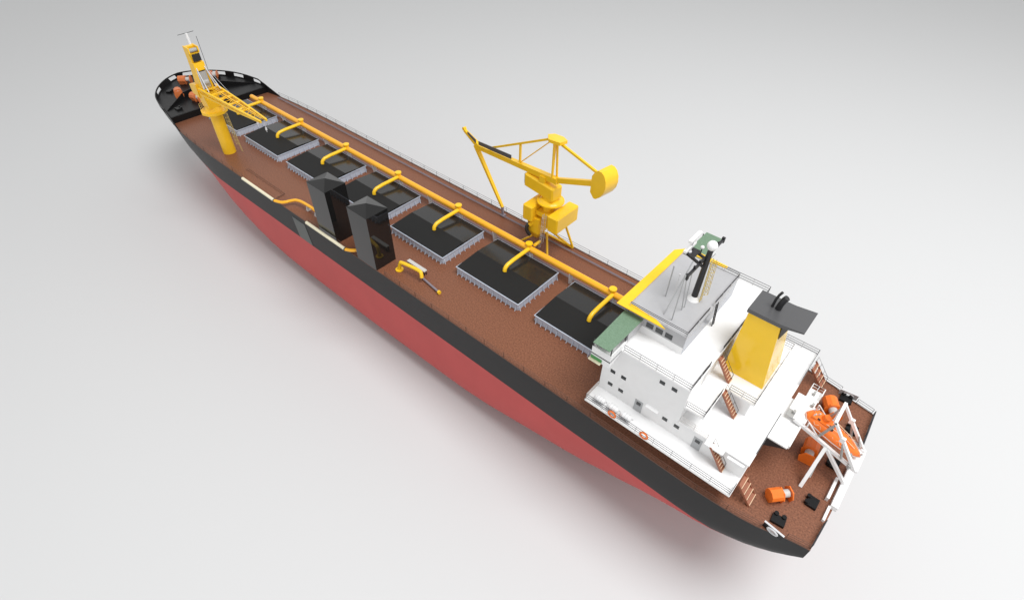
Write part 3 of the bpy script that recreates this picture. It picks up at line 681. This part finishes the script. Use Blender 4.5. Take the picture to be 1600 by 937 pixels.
for s in (1,-1):
    MB().beam((-9.95,s*1.85,3.9),(-7.0,s*1.75,7.6),.36,.36).beam((-7.0,s*1.75,7.55),(-5.4,s*1.75,9.6),.3,.3).box(-7.3,-6.75,s*1.75-.2,s*1.75+.2,7.2,7.9).build('davit_arm','white',rampo)
    MB().tube((-8.05,s*1.9,4.7),(-7.2,s*1.8,7.3),.14,n=10).build('davit_cylinder','steel',rampo,smooth=50)
    MB().beam((-5.5,s*1.75,9.0),(-4.8,s*1.75,6.1),.26,.26).build('davit_strut','steel',rampo)
MB().beam((-5.4,-1.9,9.6),(-5.4,1.9,9.6),.36,.36).build('davit_head','white',rampo)
for s in (1,-1):
    MB().tube((-9.4,s*1.6,4.2),(-8.6,s*1.55,6.0),.1,n=8).tube((-9.2,s*2.05,4.0),(-9.2,s*2.05,4.6),.2,n=10).build('davit_bracket','steel',rampo,smooth=50)
    MB().beam((-3.2,s*1.75,6.2),(-3.2,s*1.75,7.3),.16,.16).beam((-3.2,s*1.75,7.3),(-4.6,s*1.75,6.0),.12,.12).build('guide_post','white',rampo)
MB().prism([(-5.3,-.6,9.1),(-5.3,-.1,8.6),(-5.3,.0,7.8),(-5.3,-.35,7.9),(-5.3,-.3,8.5),(-5.3,-.8,8.9)],(.12,0,0)).build('hook','white',rampo)
ep=MB(); ep.box(-2.55,-.1,1.0,5.9,L2-.3,L2-.08); ep.box(-2.55,-.1,-1.9,1.0,L2-.3,L2-.08)
epo=ep.build('embarkation_platform','white',S_)
MB().prism([(-.1,5.9,L2-.31),(-2.55,5.9,L2-.31),(-.1,5.9,L2-1.9)],(0,-.12,0)).build('platform_bracket','dark',epo)
up=MB(); up.box(-2.9,-.5,-2.7,1.7,6.5,6.62).box(-3.0,-1.4,-4.5,-2.7,6.5,6.62).box(-3.4,-2.9,-.6,.9,6.2,6.32)
up.build('upper_platform','white',epo)
MB().box(-1.4,-.5,.6,1.75,6.62,6.68).build('grating','steel',epo)
rr=MB()
for z_ in (7.1,7.6): rr.path([(-1.45,-2.7,z_),(-1.45,-4.45,z_),(-2.95,-4.45,z_),(-2.95,-3.0,z_)],.06,6)
for p in ((-1.45,-4.45),(-2.95,-4.45),(-2.2,-4.45),(-2.95,-3.0),(-1.45,-2.9)): rr.tube((*p,6.6),(*p,7.6),.06,n=6)
rr.build('guard_rail','white',epo)
for s in range(5): MB().beam((-2.6,2.0+.7*s,L2-.1),(-2.45,2.25+.7*s,L2-.9),.07).build('rung','dark',epo)
MB().beam((-2.62,1.4,L2-.15),(-2.62,5.6,L2-.15),.22,.5).build('edge_beam','white',epo)
# control post items on platform
for p in ((-2.1,-3.6),(-2.6,-1.6),(-1.2,1.0)):
    MB().box(p[0]-.15,p[0]+.15,p[1]-.25,p[1]+.25,6.62,7.1).build('control_box','steel',epo)
# ------------------------------------------------------------------ LIFEBOAT (rests on the ramp)
ax=V((-8.55,0,-2.7)).normalized(); upv=V((-.3,0,.954)).normalized(); upv=(upv-ax*upv.dot(ax)).normalized(); sd=V((0,1,0))
LO=V((-2.2,0,6.3)); LL=8.1
lb=empty('lifeboat',(-6,0,5),'orange enclosed lifeboat lying bow down on the white ramp at the stern','lifeboat')
def LP(s,o,u): return LO+ax*s+sd*o+upv*u
sec=[(0,.15,.4,.8),(.35,.8,.05,1.2),(1.2,1.12,-.1,1.55),(2.6,1.25,-.15,1.65),(4.2,1.25,-.15,1.6),(5.6,1.1,-.05,1.45),(6.6,.8,.1,1.25),(7.3,.45,.3,1.05),(7.7,.12,.5,.8)]
bo=MB();nn_=20
for (s,w,lo,hi) in sec:
    for k in range(nn_):
        a=2*math.pi*k/nn_; c,si=math.cos(a),math.sin(a); mid=lo+(hi-lo)*.42
        u=mid+(hi-mid)*max(0,si)**.9 if si>=0 else mid-(mid-lo)*abs(si)**.8
        o_=w*math.copysign(abs(c)**.75,c); bo.v.append(tuple(V(LP(s,o_,u))-V((-6,0,5))))
for i in range(len(sec)-1):
    for k in range(nn_): bo.f.append((i*nn_+k,(i+1)*nn_+k,(i+1)*nn_+(k+1)%nn_,i*nn_+(k+1)%nn_)); bo.mi.append(0)
bo.f+=[tuple(range(nn_)),tuple(range(len(sec)*nn_-1,(len(sec)-1)*nn_-1,-1))]; bo.mi+=[0,0]
bo.build('hull','orange',lb,smooth=60)
def off(mb): mb.v=[tuple(V(v)-V((-6,0,5))) for v in mb.v]; return mb
cab=MB(); cab.tube(LP(1.9,-.1,1.4),LP(1.9,-.1,2.2),.55,.45,10); cab.beam(LP(.5,0,1.35),LP(2.9,0,1.6),1.5,.3,up=upv); cab.beam(LP(3.3,0,1.55),LP(5.6,0,1.45),.5,.45,up=upv); off(cab).build('conning_cupola','orange',lb,smooth=40)
off(MB().beam(LP(2.6,.55,1.72),LP(3.2,.55,1.72),.5,.2,up=upv).beam(LP(1.1,.6,1.6),LP(1.45,.6,1.6),.25,.15,up=upv)).build('hatch','dark',lb)
gl=MB()
gl.path([LP(s,w*1.01,lo+(hi-lo)*.42) for s,w,lo,hi in sec]+[LP(s,-w*1.01,lo+(hi-lo)*.42) for s,w,lo,hi in sec[::-1]],.06,6)
off(gl).build('rubbing_strake','drum',lb)
lr=MB()
for s_ in (1,-1):
    for q in range(6):
        a=LP(1.0+q*.9,s_*1.05,1.25);b=LP(1.7+q*.9,s_*1.02,1.25); lr.path([a,a.lerp(b,.5)-upv*.28+sd*s_*.1,b],.035,5)
lr.path([LP(2.2,.6,1.8),LP(3.4,.6,1.95),LP(5.2,.5,1.8),LP(6.4,.3,1.4)],.045,6); lr.path([LP(2.2,-.6,1.8),LP(3.4,-.6,1.95),LP(5.2,-.5,1.8),LP(6.4,-.3,1.4)],.045,6)
off(lr).build('grab_line','rung',lb)
fn=MB()
for s_,o_ in ((.6,.5),(.6,-.5),(1.0,.0)): fn.tube(LP(s_,o_,1.3),LP(s_,o_,1.95),.1,n=8)
fn.tube(LP(7.4,.3,1.2),LP(7.4,.3,1.6),.12,n=8); fn.tube(LP(7.0,-.4,1.4),LP(7.0,-.4,1.8),.12,n=8)
off(fn).build('fitting','drum',lb)
# ------------------------------------------------------------------ LIFE RAFTS and LIFEBUOYS
rlab=['white life raft canister nearest the bow on the port rail of the white house','white life raft canister in the middle of the row of three on the port rail','white life raft canister nearest the stern in the row of three on the rail']
def raft(loc):
    e=empty('life_raft',loc,'','life raft','life raft canisters along the port rail')
    b=MB(); L=.42;r=.46
    b.path([(-L,0,.62),(-L+.05,0,.62),(L-.05,0,.62),(L,0,.62)],r,20); b.sphere((-L,0,.62),r*.98,20,10,1.); b.sphere((L,0,.62),r*.98,20,10,1.)
    b.build('canister','raft',e,smooth=60)
    bd=MB()
    for x in (-.4,0,.4): bd.path([(x,r*1.03*math.cos(t*math.pi/10),.62+r*1.03*math.sin(t*math.pi/10)) for t in range(20)],.03,5,closed=True)
    bd.build('strap','lgrey',e)
    c=MB()
    for x in (-.5,.5): c.box(x-.05,x+.05,-.5,.5,.0,.1).box(x-.05,x+.05,-.5,-.42,.1,.55).box(x-.05,x+.05,.42,.5,.1,.55)
    c.box(-.95,.95,.44,.5,.1,.18).box(-.95,.95,-.5,-.44,.1,.18)
    c.build('cradle','lgrey',e)
    return e
r0=raft((19.3,13.35,L1))
for k,x in enumerate((19.3,17.2,15.2)):
    r=r0 if k==0 else dup_part(r0,None)
    r.location=(x,13.35,L1); r['label']=rlab[k]
def buoy(loc):
    e=empty('lifebuoy',loc,'','lifebuoy','orange lifebuoys on the deck rails')
    MB().path([(.5*math.cos(t*math.pi/12),0,.5*math.sin(t*math.pi/12)) for t in range(24)],.12,10,closed=True).build('ring','orange',e,smooth=80)
    bb=MB()
    for a in (45,135,225,315):
        c,s=math.cos(math.radians(a)),math.sin(math.radians(a)); d=V((-s,0,c))
        bb.tube(V((.5*c,0,.5*s))-d*.09,V((.5*c,0,.5*s))+d*.07,.13,n=12)
    bb.path([(.64*math.cos(t*math.pi/12),.02,.64*math.sin(t*math.pi/12)) for t in range(24)],.03,5,closed=True)
    bb.build('band','borange',e)
    return e
b0=buoy((0,0,0)); bl_=['orange lifebuoy on the port rail beside the row of white life raft canisters','orange lifebuoy on the port rail by itself, astern of the life raft canisters','orange lifebuoy on the rail at the stern beside the lifeboat ramp']
for k,l in enumerate(((16.75,14.3,L1+.6),(11.9,14.3,L1+.6),(-9.75,-4.6,.9))):
    r=b0 if k==0 else dup_part(b0,None)
    r.location=l; r['label']=bl_[k]
    if k==2: r.rotation_euler[2]=math.pi/2
# ================================================================== CAMERA
yaw,pitch,roll=map(math.radians,(-49.587,43.825,1.118))
f=V((math.cos(yaw)*math.cos(pitch),math.sin(yaw)*math.cos(pitch),-math.sin(pitch)))
r=V((math.sin(yaw),-math.cos(yaw),0)); u=r.cross(f); r2=r*math.cos(roll)+u*math.sin(roll); u2=r2.cross(f)
cam=bpy.data.cameras.new('camera'); co=bpy.data.objects.new('camera',cam); COL.objects.link(co)
m=Matrix((r2,u2,-f)).transposed().to_4x4(); m.translation=V((0,54.81,64)); co.matrix_world=m
cam.lens=851.09/1600*36; cam.sensor_width=36; cam.sensor_fit='HORIZONTAL'; cam.clip_start=.5; cam.clip_end=5000
SC.camera=co
# ================================================================== LIGHT
w=bpy.data.worlds.new('World'); SC.world=w; w.use_nodes=True; nt=w.node_tree; bg=nt.nodes['Background']
tc=nt.nodes.new('ShaderNodeTexCoord'); sx=nt.nodes.new('ShaderNodeSeparateXYZ'); rp_=nt.nodes.new('ShaderNodeValToRGB')
nt.links.new(tc.outputs['Generated'],sx.inputs[0]); nt.links.new(sx.outputs['Z'],rp_.inputs['Fac']); nt.links.new(rp_.outputs['Color'],bg.inputs['Color'])
e=rp_.color_ramp.elements; e[0].position=0.; e[0].color=(.85,.85,.85,1); e[1].position=1.; e[1].color=(.48,.48,.48,1)
q=e.new(.5); q.color=(.9,.9,.9,1); q=e.new(.8); q.color=(.55,.55,.55,1)
bg.inputs['Strength'].default_value=.98
def area(name,loc,target,size,power):
    l=bpy.data.lights.new(name,'AREA'); l.shape='DISK'; l.size=size; l.energy=power
    o=bpy.data.objects.new(name,l); COL.objects.link(o); o.location=loc
    o.rotation_euler=(V(target)-V(loc)).to_track_quat('-Z','Y').to_euler()
area('softbox',(-80,-5,300),(0,0,0),190,9.9e5)
SC.view_settings.view_transform='Standard'; SC.view_settings.look='None'; SC.view_settings.exposure=0; SC.view_settings.gamma=1
SC.render.engine='CYCLES'
